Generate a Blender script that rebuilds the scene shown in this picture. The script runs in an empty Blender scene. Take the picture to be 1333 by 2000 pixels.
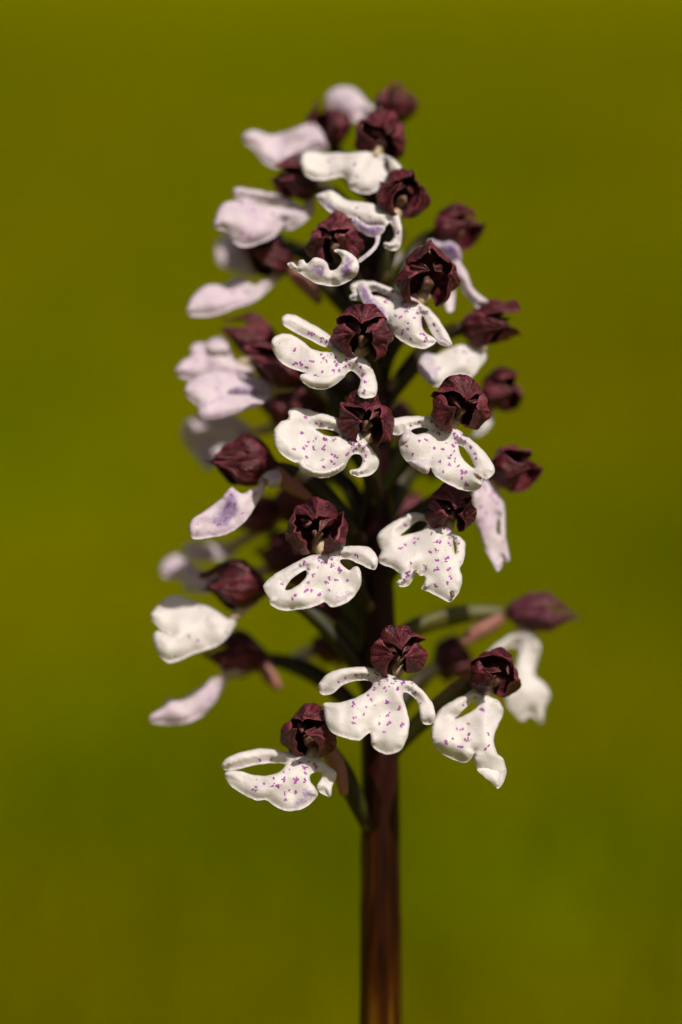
import bpy, math, random
import numpy as np
from mathutils import Vector, noise
from mathutils.geometry import delaunay_2d_cdt

# ------------------------------------------------------------------ camera, light, exposure
SC = bpy.context.scene
COL = SC.collection
PITCH = math.radians(5.0)
DIST = 0.60                                   # camera to the plane of the stem
AIM = Vector((0.0, 0.0, 0.34))                # middle of the flower spike
RIGHT = Vector((1, 0, 0))
UP = Vector((0, math.sin(PITCH), math.cos(PITCH)))
FWD = Vector((0, math.cos(PITCH), -math.sin(PITCH)))
CAM = AIM - FWD * DIST
cd = bpy.data.cameras.new('camera')
cam = bpy.data.objects.new('camera', cd)
COL.objects.link(cam)
SC.camera = cam
cam.location = CAM
cam.rotation_euler = (math.radians(90) - PITCH, 0, 0)
cd.sensor_fit = 'VERTICAL'
cd.sensor_height = 36
cd.lens = 36 * DIST / 0.2
cd.clip_start = 0.01
cd.clip_end = 500
cd.dof.use_dof = True
cd.dof.focus_distance = DIST - 0.021
cd.dof.aperture_fstop = 2.9

SUN = Vector((0.34, -0.55, 0.77)).normalized()     # towards the sun
w = bpy.data.worlds.new('World')
SC.world = w
w.use_nodes = True
sky = w.node_tree.nodes.new('ShaderNodeTexSky')
sky.sky_type = 'NISHITA'
sky.sun_disc = False
sky.air_density = 0.6
sky.dust_density = 4.0
sky.ozone_density = 0.3
sky.sun_elevation = math.asin(SUN.z)
sky.sun_rotation = math.atan2(SUN.x, SUN.y)
bg = w.node_tree.nodes['Background']
w.node_tree.links.new(sky.outputs[0], bg.inputs[0])
bg.inputs[1].default_value = 0.05
sl = bpy.data.lights.new('sun', 'SUN')
sl.energy = 4.55
sl.angle = math.radians(0.6)
sl.color = (1.0, 0.925, 0.815)
sun = bpy.data.objects.new('sun', sl)
COL.objects.link(sun)
sun.location = (0.5, -0.7, 2)
sun.rotation_euler = SUN.to_track_quat('Z', 'Y').to_euler()
SC.view_settings.view_transform = 'Standard'
SC.view_settings.look = 'None'
SC.view_settings.exposure = 0.0
SC.view_settings.gamma = 1.0
SC.view_settings.use_curve_mapping = False
SC.cycles.sample_clamp_indirect = 4

# ------------------------------------------------------------------ materials
def mat(name):
    m = bpy.data.materials.new(name)
    m.use_nodes = True
    nt = m.node_tree
    return m, nt, nt.nodes['Principled BSDF'], nt.nodes['Material Output']

def N(nt, t, **kw):
    n = nt.nodes.new(t)
    for k, v in kw.items():
        setattr(n, k, v)
    return n

def tex_noise(nt, scale, detail=3, rough=0.5, dist=0.0, vec=None):
    n = N(nt, 'ShaderNodeTexNoise')
    n.inputs['Scale'].default_value = scale
    n.inputs['Detail'].default_value = detail
    n.inputs['Roughness'].default_value = rough
    n.inputs['Distortion'].default_value = dist
    if vec is not None:
        nt.links.new(vec, n.inputs['Vector'])
    return n

def ramp(nt, src, stops):
    r = N(nt, 'ShaderNodeValToRGB')
    e = r.color_ramp.elements
    while len(e) < len(stops):
        e.new(0.5)
    for k, (p, c) in enumerate(stops):
        e[k].position = p
        e[k].color = (*c, 1)
    nt.links.new(src, r.inputs[0])
    return r

def coord(nt, scale=(1, 1, 1)):
    t = N(nt, 'ShaderNodeTexCoord')
    if scale == (1, 1, 1):
        return t.outputs['Object']
    mp = N(nt, 'ShaderNodeMapping')
    mp.inputs['Scale'].default_value = scale
    nt.links.new(t.outputs['Object'], mp.inputs[0])
    return mp.outputs[0]

def bump(nt, bsdf, src, strength, dist):
    b = N(nt, 'ShaderNodeBump')
    b.inputs['Strength'].default_value = strength
    b.inputs['Distance'].default_value = dist
    nt.links.new(src, b.inputs['Height'])
    nt.links.new(b.outputs[0], bsdf.inputs['Normal'])
    return b

def petal_mat(name, c0, c1, c2, transl=0.22, p1=0.45, p2=0.75, tscale=260):
    """thin petal tissue: grainy papillae, faint tint, some light coming through"""
    m, nt, b, out = mat(name)
    co = coord(nt)
    n1 = tex_noise(nt, tscale, 4, 0.6, 0.4, co)
    r0 = ramp(nt, n1.outputs[0], [(0.0, c0), (p1, c0), (p2, c1), (1.0, c2)])
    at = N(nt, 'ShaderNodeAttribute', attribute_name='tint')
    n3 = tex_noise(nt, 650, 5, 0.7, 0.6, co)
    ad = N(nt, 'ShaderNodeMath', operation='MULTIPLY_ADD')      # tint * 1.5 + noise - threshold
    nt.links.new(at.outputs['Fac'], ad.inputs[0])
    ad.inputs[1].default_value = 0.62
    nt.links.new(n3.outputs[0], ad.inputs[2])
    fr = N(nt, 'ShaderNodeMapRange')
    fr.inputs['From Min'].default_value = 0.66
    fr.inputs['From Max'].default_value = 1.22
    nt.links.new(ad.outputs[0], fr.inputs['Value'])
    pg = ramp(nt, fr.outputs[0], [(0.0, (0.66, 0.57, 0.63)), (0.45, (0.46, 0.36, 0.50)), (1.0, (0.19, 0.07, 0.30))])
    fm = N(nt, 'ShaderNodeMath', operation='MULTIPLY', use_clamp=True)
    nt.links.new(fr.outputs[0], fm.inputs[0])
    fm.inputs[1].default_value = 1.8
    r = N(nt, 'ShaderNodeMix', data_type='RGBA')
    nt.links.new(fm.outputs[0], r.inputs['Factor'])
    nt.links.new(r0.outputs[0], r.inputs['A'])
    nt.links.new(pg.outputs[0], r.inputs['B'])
    rout = r.outputs['Result']
    nt.links.new(rout, b.inputs['Base Color'])
    b.inputs['Roughness'].default_value = 0.46
    b.inputs['Specular IOR Level'].default_value = 0.4
    b.inputs['Subsurface Weight'].default_value = 0.35
    b.inputs['Subsurface Radius'].default_value = (1.0, 0.72, 0.6)
    b.inputs['Subsurface Scale'].default_value = 0.0007
    v = N(nt, 'ShaderNodeTexVoronoi')
    v.inputs['Scale'].default_value = 3600
    nt.links.new(co, v.inputs['Vector'])
    n2 = tex_noise(nt, 1300, 3, 0.6, 0, co)
    mx = N(nt, 'ShaderNodeMath', operation='MULTIPLY_ADD')
    nt.links.new(n2.outputs[0], mx.inputs[0])
    mx.inputs[1].default_value = 0.25
    nt.links.new(v.outputs['Distance'], mx.inputs[2])
    bp = bump(nt, b, mx.outputs[0], 0.48, 0.0001)
    tr = N(nt, 'ShaderNodeBsdfTranslucent')
    nt.links.new(rout, tr.inputs[0])
    ms = N(nt, 'ShaderNodeMixShader')
    ms.inputs[0].default_value = transl * 1.5
    nt.links.new(b.outputs[0], ms.inputs[1])
    nt.links.new(tr.outputs[0], ms.inputs[2])
    nt.links.new(ms.outputs[0], out.inputs[0])
    return m

M_LIP = petal_mat('lip_white', (0.86, 0.80, 0.76), (0.80, 0.725, 0.72), (0.66, 0.55, 0.62), p1=0.36, p2=0.64)
M_LIPP = petal_mat('lip_lilac_white', (0.79, 0.69, 0.72), (0.68, 0.53, 0.65), (0.50, 0.34, 0.55), p1=0.28, p2=0.66, tscale=200)
M_BACK = petal_mat('lip_underside', (0.74, 0.67, 0.68), (0.60, 0.51, 0.61), (0.40, 0.28, 0.50), p1=0.42, p2=0.62, tscale=420)
M_LAV = petal_mat('lip_lavender', (0.62, 0.55, 0.60), (0.40, 0.29, 0.47), (0.20, 0.09, 0.33), p1=0.36, p2=0.60, tscale=520)
M_SPUR = petal_mat('spur_pink', (0.40, 0.18, 0.14), (0.30, 0.10, 0.09), (0.18, 0.045, 0.05), transl=0.15)
M_NECK = petal_mat('throat_cream', (0.62, 0.50, 0.34), (0.50, 0.33, 0.22), (0.25, 0.10, 0.08), transl=0.2)

def plain(name, c0, c1, scale, rough=0.5, strength=0.4, dist=0.0002, spec=0.3):
    m, nt, b, out = mat(name)
    n1 = tex_noise(nt, scale, 4, 0.6, 0.3, coord(nt))
    r = ramp(nt, n1.outputs[0], [(0.3, c0), (0.7, c1)])
    nt.links.new(r.outputs[0], b.inputs['Base Color'])
    b.inputs['Roughness'].default_value = rough
    b.inputs['Specular IOR Level'].default_value = spec
    bump(nt, b, n1.outputs[0], strength, dist)
    return m

M_SPOT = plain('spot_purple', (0.21, 0.032, 0.22), (0.38, 0.10, 0.36), 1500)
M_BROWN = plain('withered_brown', (0.14, 0.06, 0.025), (0.22, 0.10, 0.05), 900)

def hood_mat(name, c0, c1, c2):
    """dark wine red tissue with mottling, wrinkles and a slight velvet gloss"""
    m, nt, b, out = mat(name)
    co = coord(nt)
    n1 = tex_noise(nt, 420, 5, 0.65, 0.8, co)
    at = N(nt, 'ShaderNodeAttribute', attribute_name='grain')
    n4 = tex_noise(nt, 1.0, 4, 0.6, 0.5, at.outputs['Vector'])
    av = N(nt, 'ShaderNodeMath', operation='MULTIPLY_ADD')
    nt.links.new(n4.outputs[0], av.inputs[0])
    av.inputs[1].default_value = 0.75
    hf = N(nt, 'ShaderNodeMath', operation='MULTIPLY')
    nt.links.new(n1.outputs[0], hf.inputs[0])
    hf.inputs[1].default_value = 0.45
    nt.links.new(hf.outputs[0], av.inputs[2])
    r = ramp(nt, av.outputs[0], [(0.44, c0), (0.58, c1), (0.76, c2)])
    rm = N(nt, 'ShaderNodeAttribute', attribute_name='tint')
    mxc = N(nt, 'ShaderNodeMix', data_type='RGBA')
    nt.links.new(rm.outputs['Fac'], mxc.inputs['Factor'])
    nt.links.new(r.outputs[0], mxc.inputs['A'])
    mxc.inputs['B'].default_value = (c2[0] * 1.3, c2[1] * 1.5, c2[2] * 1.5, 1)
    nt.links.new(mxc.outputs['Result'], b.inputs['Base Color'])
    b.inputs['Roughness'].default_value = 0.30
    b.inputs['Specular IOR Level'].default_value = 0.34
    b.inputs['Specular Tint'].default_value = (1.0, 0.76, 0.76, 1)
    n2 = tex_noise(nt, 900, 4, 0.6, 1.0, co)
    a2 = N(nt, 'ShaderNodeMath', operation='MULTIPLY_ADD')
    nt.links.new(n4.outputs[0], a2.inputs[0])
    a2.inputs[1].default_value = 1.3
    nt.links.new(n2.outputs[0], a2.inputs[2])
    bump(nt, b, a2.outputs[0], 0.75, 0.0005)
    return m

M_HOOD = hood_mat('hood_wine', (0.010, 0.0013, 0.0020), (0.055, 0.0063, 0.0108), (0.185, 0.038, 0.052))
M_BUD = hood_mat('hood_mauve', (0.022, 0.004, 0.007), (0.070, 0.013, 0.024), (0.15, 0.048, 0.062))
M_INNER = hood_mat('inner_petal_rose', (0.035, 0.006, 0.008), (0.09, 0.020, 0.024), (0.26, 0.10, 0.095))
M_TIP = plain('column_tan', (0.035, 0.008, 0.008), (0.25, 0.13, 0.085), 620, strength=0.9, dist=0.0005)
M_OVARY = plain('ovary_green', (0.022, 0.026, 0.002), (0.026, 0.010, 0.005), 240, 0.5)
M_OVG = plain('ovary_light_green', (0.085, 0.085, 0.008), (0.060, 0.045, 0.008), 200, 0.5)
M_BRACT = plain('bract_mauve_green', (0.09, 0.05, 0.03), (0.11, 0.09, 0.02), 260, 0.5)

def stem_mat():
    m, nt, b, out = mat('stem_purple_brown')
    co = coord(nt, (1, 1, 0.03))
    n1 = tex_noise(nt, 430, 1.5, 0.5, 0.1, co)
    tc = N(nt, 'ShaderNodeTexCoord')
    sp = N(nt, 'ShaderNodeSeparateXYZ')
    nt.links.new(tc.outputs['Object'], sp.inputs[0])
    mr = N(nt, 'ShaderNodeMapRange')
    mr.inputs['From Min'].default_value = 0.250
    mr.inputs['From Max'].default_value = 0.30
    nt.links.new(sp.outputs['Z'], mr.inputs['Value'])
    low = ramp(nt, n1.outputs[0], [(0.36, (0.012, 0.0025, 0.0008)), (0.52, (0.040, 0.0095, 0.0012)), (0.68, (0.105, 0.046, 0.002))])  # yellow streaks on the low part: a sunlit streak put into the colour
    top = ramp(nt, n1.outputs[0], [(0.30, (0.008, 0.0015, 0.003)), (0.75, (0.022, 0.003, 0.006))])  # upper part nearly black: shade from the flowers painted into the colour
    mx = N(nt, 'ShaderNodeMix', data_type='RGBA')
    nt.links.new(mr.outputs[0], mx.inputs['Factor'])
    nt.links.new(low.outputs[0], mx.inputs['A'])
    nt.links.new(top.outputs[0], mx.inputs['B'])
    nt.links.new(mx.outputs['Result'], b.inputs['Base Color'])
    b.inputs['Roughness'].default_value = 0.34
    b.inputs['Specular IOR Level'].default_value = 0.22
    b.inputs['Specular Tint'].default_value = (1.0, 0.75, 0.4, 1)
    bump(nt, b, n1.outputs[0], 0.35, 0.0003)
    return m
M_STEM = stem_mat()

def meadow_mat(name, ca, cb, cc, transl):
    m, nt, b, out = mat(name)
    g = N(nt, 'ShaderNodeNewGeometry')
    n1 = tex_noise(nt, 2.1, 2, 0.5, 0.3, g.outputs['Position'])
    r = ramp(nt, n1.outputs[0], [(0.34, ca), (0.5, cb), (0.66, cc)])
    nt.links.new(r.outputs[0], b.inputs['Base Color'])
    b.inputs['Roughness'].default_value = 0.9
    b.inputs['Specular IOR Level'].default_value = 0.0
    if transl:
        tr = N(nt, 'ShaderNodeBsdfTranslucent')
        nt.links.new(r.outputs[0], tr.inputs[0])
        ms = N(nt, 'ShaderNodeMixShader')
        ms.inputs[0].default_value = transl
        nt.links.new(b.outputs[0], ms.inputs[1])
        nt.links.new(tr.outputs[0], ms.inputs[2])
        nt.links.new(ms.outputs[0], out.inputs[0])
    return m
M_GROUND = meadow_mat('meadow_ground', (0.104, 0.130, 0.0), (0.136, 0.135, 0.0), (0.154, 0.136, 0.0), 0)
M_GRASS = meadow_mat('meadow_grass', (0.102, 0.146, 0.0), (0.146, 0.150, 0.0), (0.166, 0.148, 0.0), 0.3)

# ------------------------------------------------------------------ helpers
def link(name, verts, faces, mats, parent=None, origin=Vector((0, 0, 0)), idx=None, smooth=True, tint=None, grain=None):
    me = bpy.data.meshes.new(name)
    me.from_pydata([tuple(Vector(v) - origin) for v in verts], [], [tuple(f) for f in faces])
    for mm in mats:
        me.materials.append(mm)
    if idx is not None:
        me.polygons.foreach_set('material_index', list(idx))
    me.polygons.foreach_set('use_smooth', [smooth] * len(me.polygons))
    if tint is not None:
        me.attributes.new('tint', 'FLOAT', 'POINT').data.foreach_set('value', [float(q) for q in tint])
    rs_ = getattr(tint, 'rim', None)
    if rs_:                       # crisp margin where the two faces of a petal meet
        for ed in me.edges:
            if ed.vertices[0] in rs_ and ed.vertices[1] in rs_:
                ed.use_edge_sharp = True
    if grain is not None:
        me.attributes.new('grain', 'FLOAT_VECTOR', 'POINT').data.foreach_set('vector', [float(c) for q in grain for c in q])
    me.update()
    o = bpy.data.objects.new(name, me)
    COL.objects.link(o)
    if parent:
        o.parent = parent
    return o

def P(px, py, d):
    """photo pixel and depth behind the stem plane in mm -> world point"""
    s = 1 + d / 1000 / DIST
    return CAM + RIGHT * ((px - 666.5) * 1e-4 * s) + UP * ((1000 - py) * 1e-4 * s) + FWD * (DIST + d / 1000)

def cdir(v):
    return (RIGHT * v[0] + UP * v[1] - FWD * v[2]).normalized()

# ------------------------------------------------------------------ the meadow
def ground_z(x, y):
    t = max(0.0, y - 0.35)
    z = 0.16 * t * t / (t + 0.8)
    k = min(1.0, max(0.0, y / 2))
    return z + k * 0.05 * noise.noise(Vector((x * 0.6, y * 0.6, 3.3))) + 0.006 * noise.noise(Vector((x * 7, y * 7, 1.1)))

def build_ground():
    xs = np.concatenate([-np.geomspace(70, 1.2, 26), np.linspace(-1.1, 1.1, 45), np.geomspace(1.2, 70, 26)])
    ys = np.concatenate([np.linspace(-8, -1, 8), np.linspace(-0.9, 3, 66), np.geomspace(3.1, 90, 40)])
    V = [(x, y, ground_z(x, y)) for y in ys for x in xs]
    n = len(xs)
    F = [(j * n + i, j * n + i + 1, (j + 1) * n + i + 1, (j + 1) * n + i) for j in range(len(ys) - 1) for i in range(n - 1)]
    o = link('ground', V, F, [M_GROUND])
    o['kind'] = 'structure'
build_ground()

def build_grass():
    rnd = random.Random(5)
    V, F = [], []
    n = 0
    while n < 26000:
        y = 0.25 + 8.0 * rnd.random() ** 1.15
        half = 0.25 + 0.26 * (y + 0.6)
        x = rnd.uniform(-half, half)
        h = rnd.uniform(0.035, 0.085) * (0.75 + 0.6 * noise.noise(Vector((x * 1.7, y * 1.7, 9))))
        wd = rnd.uniform(0.0018, 0.004)
        a = rnd.uniform(0, 6.283)
        lean = rnd.uniform(0.1, 0.8) * h
        b = rnd.uniform(0, 6.283)
        z = ground_z(x, y) - 0.003
        dx, dy = math.cos(a) * wd, math.sin(a) * wd
        lx, ly = math.cos(b) * lean, math.sin(b) * lean
        k = len(V)
        V += [(x - dx, y - dy, z), (x + dx, y + dy, z),
              (x - dx * .8 + lx * .3, y - dy * .8 + ly * .3, z + h * .55), (x + dx * .8 + lx * .3, y + dy * .8 + ly * .3, z + h * .55),
              (x + lx, y + ly, z + h)]
        F += [(k, k + 1, k + 3, k + 2), (k + 2, k + 3, k + 4)]
        n += 1
    o = link('grass', V, F, [M_GRASS])
    o['label'] = 'blurred olive green meadow grass behind the orchid'
    o['category'] = 'grass'
    o['kind'] = 'stuff'
build_grass()

# ------------------------------------------------------------------ the orchid
STEM = [(742, 200), (741, 300), (740, 420), (739, 560), (738, 700), (737, 850), (737, 1000), (738, 1180), (742, 1400), (744, 1600), (744, 1800), (744, 2000), (746, 2400)]
STEM_R = [1.04 * q for q in (0.9, 1.3, 1.7, 2.0, 2.3, 2.5, 2.8, 3.15, 3.55, 3.75, 3.95, 4.05, 4.3)]
def stem_at(py):
    ys = [p[1] for p in STEM]
    return P(float(np.interp(py, ys, [p[0] for p in STEM])), py, 0.0)
def stem_radius(py):
    return float(np.interp(py, [p[1] for p in STEM], STEM_R)) / 1000

# continue the stem line down into the ground
pa, pb = stem_at(1800), stem_at(2400)
tdir = (pb - pa).normalized()
t = (pb.z + 0.01) / -tdir.z
FOOT = pb + tdir * t
ROOT_LOC = Vector((FOOT.x, FOOT.y, ground_z(FOOT.x, FOOT.y)))
orchid = bpy.data.objects.new('orchid', None)
COL.objects.link(orchid)
orchid.location = ROOT_LOC
orchid['label'] = 'wild orchid spike of purple-spotted white flowers with dark wine-red hoods'
orchid['category'] = 'orchid'

def tube(points, radii, nseg=14, ridges=0.0, twist=0.0, seed=0):
    V, F = [], []
    n = len(points)
    ref = Vector((0.3, -1, 0.2)).normalized()
    for i, (p, r) in enumerate(zip(points, radii)):
        tg = (points[min(i + 1, n - 1)] - points[max(i - 1, 0)]).normalized()
        a = (ref - tg * ref.dot(tg)).normalized()
        b = tg.cross(a)
        for k in range(nseg):
            th = 2 * math.pi * k / nseg
            rr = r * (1 + ridges * math.sin(3 * th + twist * i / n) + 0.05 * noise.noise(Vector((i * 0.35 + seed, math.cos(th), math.sin(th)))))
            V.append(p + a * (math.cos(th) * rr) + b * (math.sin(th) * rr))
    for i in range(n - 1):
        for k in range(nseg):
            k2 = (k + 1) % nseg
            F.append((i * nseg + k, i * nseg + k2, (i + 1) * nseg + k2, (i + 1) * nseg + k))
    c0 = len(V); V.append(points[0]); V.append(points[-1])
    for k in range(nseg):
        k2 = (k + 1) % nseg
        F.append((c0, k2, k))
        F.append((c0 + 1, (n - 1) * nseg + k, (n - 1) * nseg + k2))
    return V, F

def build_stem():
    ys = list(np.linspace(200, 2400, 90))
    pts = [stem_at(y) for y in ys]
    rs = [stem_radius(y) for y in ys]
    for k in range(1, 25):
        pts.append(pb + (FOOT - pb) * (k / 24))
        rs.append(0.00447 + 0.0012 * (k / 24) ** 2)
    V, F = tube(pts, rs, 40, 0.015, 1.5)
    for i, v in enumerate(V):      # faint length-wise ribs
        pass
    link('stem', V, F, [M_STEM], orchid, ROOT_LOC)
build_stem()

def bez(p0, p1, p2, p3, n):
    out = []
    for i in range(n):
        s = i / (n - 1)
        out.append(p0 * (1 - s) ** 3 + p1 * (3 * s * (1 - s) ** 2) + p2 * (3 * s * s * (1 - s)) + p3 * s ** 3)
    return out

# views of the photograph the outlines were measured in: origin and scale
VIEWS = {0: (0, 0, 1.0), 1: (400, 130, 2.666), 2: (320, 380, 3.3325), 3: (660, 380, 3.3325), 4: (320, 740, 3.0295),
         5: (680, 720, 3.3325), 6: (270, 1040, 2.962), 7: (600, 1140, 2.4236), 8: (400, 1360, 2.666)}
def vw(v, pts):
    x0, y0, s = VIEWS[v]
    return [(x0 + x / s, y0 + y / s) for x, y in pts]
def mm(pts):
    return np.array([((x - 666.5) / 10, (1000 - y) / 10) for x, y in pts], float)

def catmull(pts, step):
    pts = np.asarray(pts)
    n = len(pts)
    out = []
    for i in range(n):
        p0, p1, p2, p3 = pts[(i - 1) % n], pts[i], pts[(i + 1) % n], pts[(i + 2) % n]
        m = max(1, int(np.linalg.norm(p2 - p1) / step + 0.5))
        for k in range(m):
            s = k / m
            out.append(0.5 * ((2 * p1) + (p2 - p0) * s + (2 * p0 - 5 * p1 + 4 * p2 - p3) * s * s + (3 * p1 - p0 - 3 * p2 + p3) * s ** 3))
    return np.array(out)

def inside(pts, poly):
    x, y = pts[:, 0:1], pts[:, 1:2]
    a, b = poly, np.roll(poly, -1, 0)
    cond = ((a[None, :, 1] > y) != (b[None, :, 1] > y))
    with np.errstate(divide='ignore', invalid='ignore'):
        xi = (b[None, :, 0] - a[None, :, 0]) * (y - a[None, :, 1]) / (b[None, :, 1] - a[None, :, 1]) + a[None, :, 0]
    return (np.sum(cond & (x < xi), axis=1) % 2) == 1

def edge_near(pts, polys):
    """distance to the outline and how much the nearest edge lies below the point"""
    best = np.full(len(pts), 1e9)
    down = np.zeros(len(pts))
    for poly in polys:
        a, b = poly, np.roll(poly, -1, 0)
        ab = b - a
        L = np.maximum((ab ** 2).sum(1), 1e-9)
        ap = pts[:, None, :] - a[None]
        tt = np.clip((ap * ab[None]).sum(2) / L[None], 0, 1)
        dd = ap - tt[..., None] * ab[None]
        ds = np.sqrt((dd ** 2).sum(2))
        k = ds.argmin(1)
        r = np.arange(len(pts))
        m = ds[r, k]
        dn = dd[r, k, 1] / np.maximum(m, 0.05)
        down = np.where(m < best, dn, down)
        best = np.minimum(best, m)
    return best, down
def edge_dist(pts, polys):
    return edge_near(pts, polys)[0]

class Tints(list):
    rim = ()

def sheet(outline, holes, dfun, seed, thick=0.26, curl=0.9, cw=2.2, wav=1.0, mats=(0, 1), step=0.40, bias=None, tint=None, pig_shade=(), dots=()):
    """a petal of real thickness with rounded, rolled-back margins; returns world verts, faces, material indices and a surface sampler"""
    rnd = random.Random(seed)
    po = catmull(mm(outline), step * 0.8)
    hs = [catmull(mm(h), step * 0.8) for h in holes]
    for q in [po] + hs:
        for i in range(len(q)):
            j = 0.025 * noise.noise(Vector((q[i][0] * 2.6, q[i][1] * 2.6, seed))) + 0.10 * noise.noise(Vector((q[i][0] * 0.9, q[i][1] * 0.9, seed * 1.7)))
            q[i] += np.array((j, 0.10 * noise.noise(Vector((q[i][0] * 0.9, q[i][1] * 0.9, seed * 1.7 + 40)))))
    polys = [po] + hs
    lo, hi = po.min(0), po.max(0)
    g = []
    y = lo[1]; row = 0
    while y < hi[1]:
        x = lo[0] + (0.5 * step if row % 2 else 0)
        while x < hi[0]:
            g.append((x + rnd.uniform(-.12, .12) * step, y + rnd.uniform(-.12, .12) * step))
            x += step
        y += step * 0.866; row += 1
    g = np.array(g)
    ok = inside(g, po)
    for h in hs:
        ok &= ~inside(g, h)
    g = g[ok]
    if len(g):
        g = g[edge_dist(g, polys) > step * 0.45]
    pts = [Vector(p) for q in polys for p in q] + [Vector(p) for p in g]
    edges, k = [], 0
    for q in polys:
        edges += [(k + i, k + (i + 1) % len(q)) for i in range(len(q))]
        k += len(q)
    cv, ce, cf, *_ = delaunay_2d_cdt(pts, edges, [], 0, 1e-6)
    A = np.array([(v[0], v[1]) for v in cv])
    C = np.array([A[list(f)].mean(0) for f in cf])
    keep = inside(C, po)
    for h in hs:
        keep &= ~inside(C, h)
    cf = [tuple(f) for f, kk in zip(cf, keep) if kk]
    dist, down = edge_near(A, polys)

    def depth(p, e, dn):
        x, y = p
        d = dfun(x, y)
        dn = max(0.0, dn)
        d += curl * 0.35 * (1 - min(e / cw, 1.0)) ** 2 + curl * 2.1 * dn * (1 - min(e / (cw * 1.25), 1.0)) ** 2
        d += 1.5 * wav * noise.noise(Vector((x * 0.19, y * 0.19, seed * 3.1))) + 0.26 * wav * noise.noise(Vector((x * 0.5, y * 0.5, seed * 5.3)))
        d += 0.05 * wav * noise.noise(Vector((x * 1.4, y * 1.4, seed * 2.3)))
        return d + (bias(y, lo[1], hi[1]) if bias else 0.0)
    def half(e):
        s = 1 - min(e / 0.24, 1.0)
        return 0.5 * thick * math.sqrt(max(0.0, 1 - s * s))
    pv = np.zeros(len(A))
    for poly, st in pig_shade:
        q = catmull(mm(poly), 0.4)
        ee = edge_dist(A, [q])
        pv = np.maximum(pv, np.where(inside(A, q), st * np.clip(0.35 + ee / 1.6, 0, 1), st * np.clip(0.35 - ee / 1.2, 0, 1)))
    if len(dots):
        D = mm([q[:2] for q in dots])
        dd = np.sqrt(((A[:, None, :] - D[None]) ** 2).sum(2)).min(1)
        pv = np.maximum(pv, 0.50 * np.clip(1 - dd / 1.1, 0, 1))
    V, F, I, T = [], [], [], Tints()
    rimset = set()
    front, back = [], []
    for p, e, dn, pq in zip(A, dist, down, pv):
        e = 0.0 if e < 1e-4 else e
        d = depth(p, e, dn if e > 0 else 0.5); hh = half(e)
        tv = tint(e) if tint else 0.38 * max(0.0, 1 - e / 1.1) * (0.35 + 0.65 * max(0.0, dn))  # lower margins tinted more: lilac underside and shade put into the colour
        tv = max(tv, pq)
        px, py = p[0] * 10 + 666.5, 1000 - p[1] * 10
        front.append(len(V)); V.append(P(px, py, d - hh)); T.append(tv)
        if e < 1e-4:
            back.append(front[-1])
            rimset.add(front[-1])
        else:
            back.append(len(V)); V.append(P(px, py, d + hh)); T.append(max(tv, 0.25))
    for f in cf:
        a, b, c = (A[i] for i in f)
        if (b[0] - a[0]) * (c[1] - a[1]) - (b[1] - a[1]) * (c[0] - a[0]) < 0:
            f = f[::-1]
        F.append(tuple(front[i] for i in f)); I.append(mats[0])
        F.append(tuple(back[i] for i in f[::-1])); I.append(mats[1])
    T.rim = rimset
    def surf(p):
        e, dn = edge_near(np.array([p]), polys)
        e = float(e[0])
        return depth(p, e, float(dn[0])) - half(e), e
    def isin(p):
        q = np.array([p])
        r = inside(q, po)[0]
        return bool(r) and not any(inside(q, h)[0] for h in hs)
    return V, F, I, T, surf, isin, (lo, hi)

def add_spot(V, F, I, surf, isin, c, size, rnd, mi=2):
    """a tuft of short purple hairs: a few raised strokes"""
    for k in range(rnd.choice((2, 3, 3, 4)) if size > 0.3 else 1):
        ox, oy = (rnd.gauss(0, size * 0.36), rnd.gauss(0, size * 0.36)) if k else (0, 0)
        q = (c[0] + ox, c[1] + oy)
        if not isin(q):
            continue
        a = rnd.uniform(0, math.pi)
        l, wd = size * rnd.uniform(0.30, 0.54), size * rnd.uniform(0.20, 0.36)
        ring, okk = [], True
        for s in range(7):
            th = 2 * math.pi * s / 7
            u, v = math.cos(th) * l, math.sin(th) * wd
            r = (q[0] + u * math.cos(a) - v * math.sin(a), q[1] + u * math.sin(a) + v * math.cos(a))
            d, e = surf(r)
            if e < 0.15 or not isin(r):
                okk = False; break
            ring.append(P(r[0] * 10 + 666.5, 1000 - r[1] * 10, d - 0.015))
        if not okk:
            continue
        d, e = surf(q)
        k0 = len(V)
        V.extend(ring); V.append(P(q[0] * 10 + 666.5, 1000 - q[1] * 10, d - 0.10))
        for s in range(7):
            F.append((k0 + 7, k0 + (s + 1) % 7, k0 + s)); I.append(mi)

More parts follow.
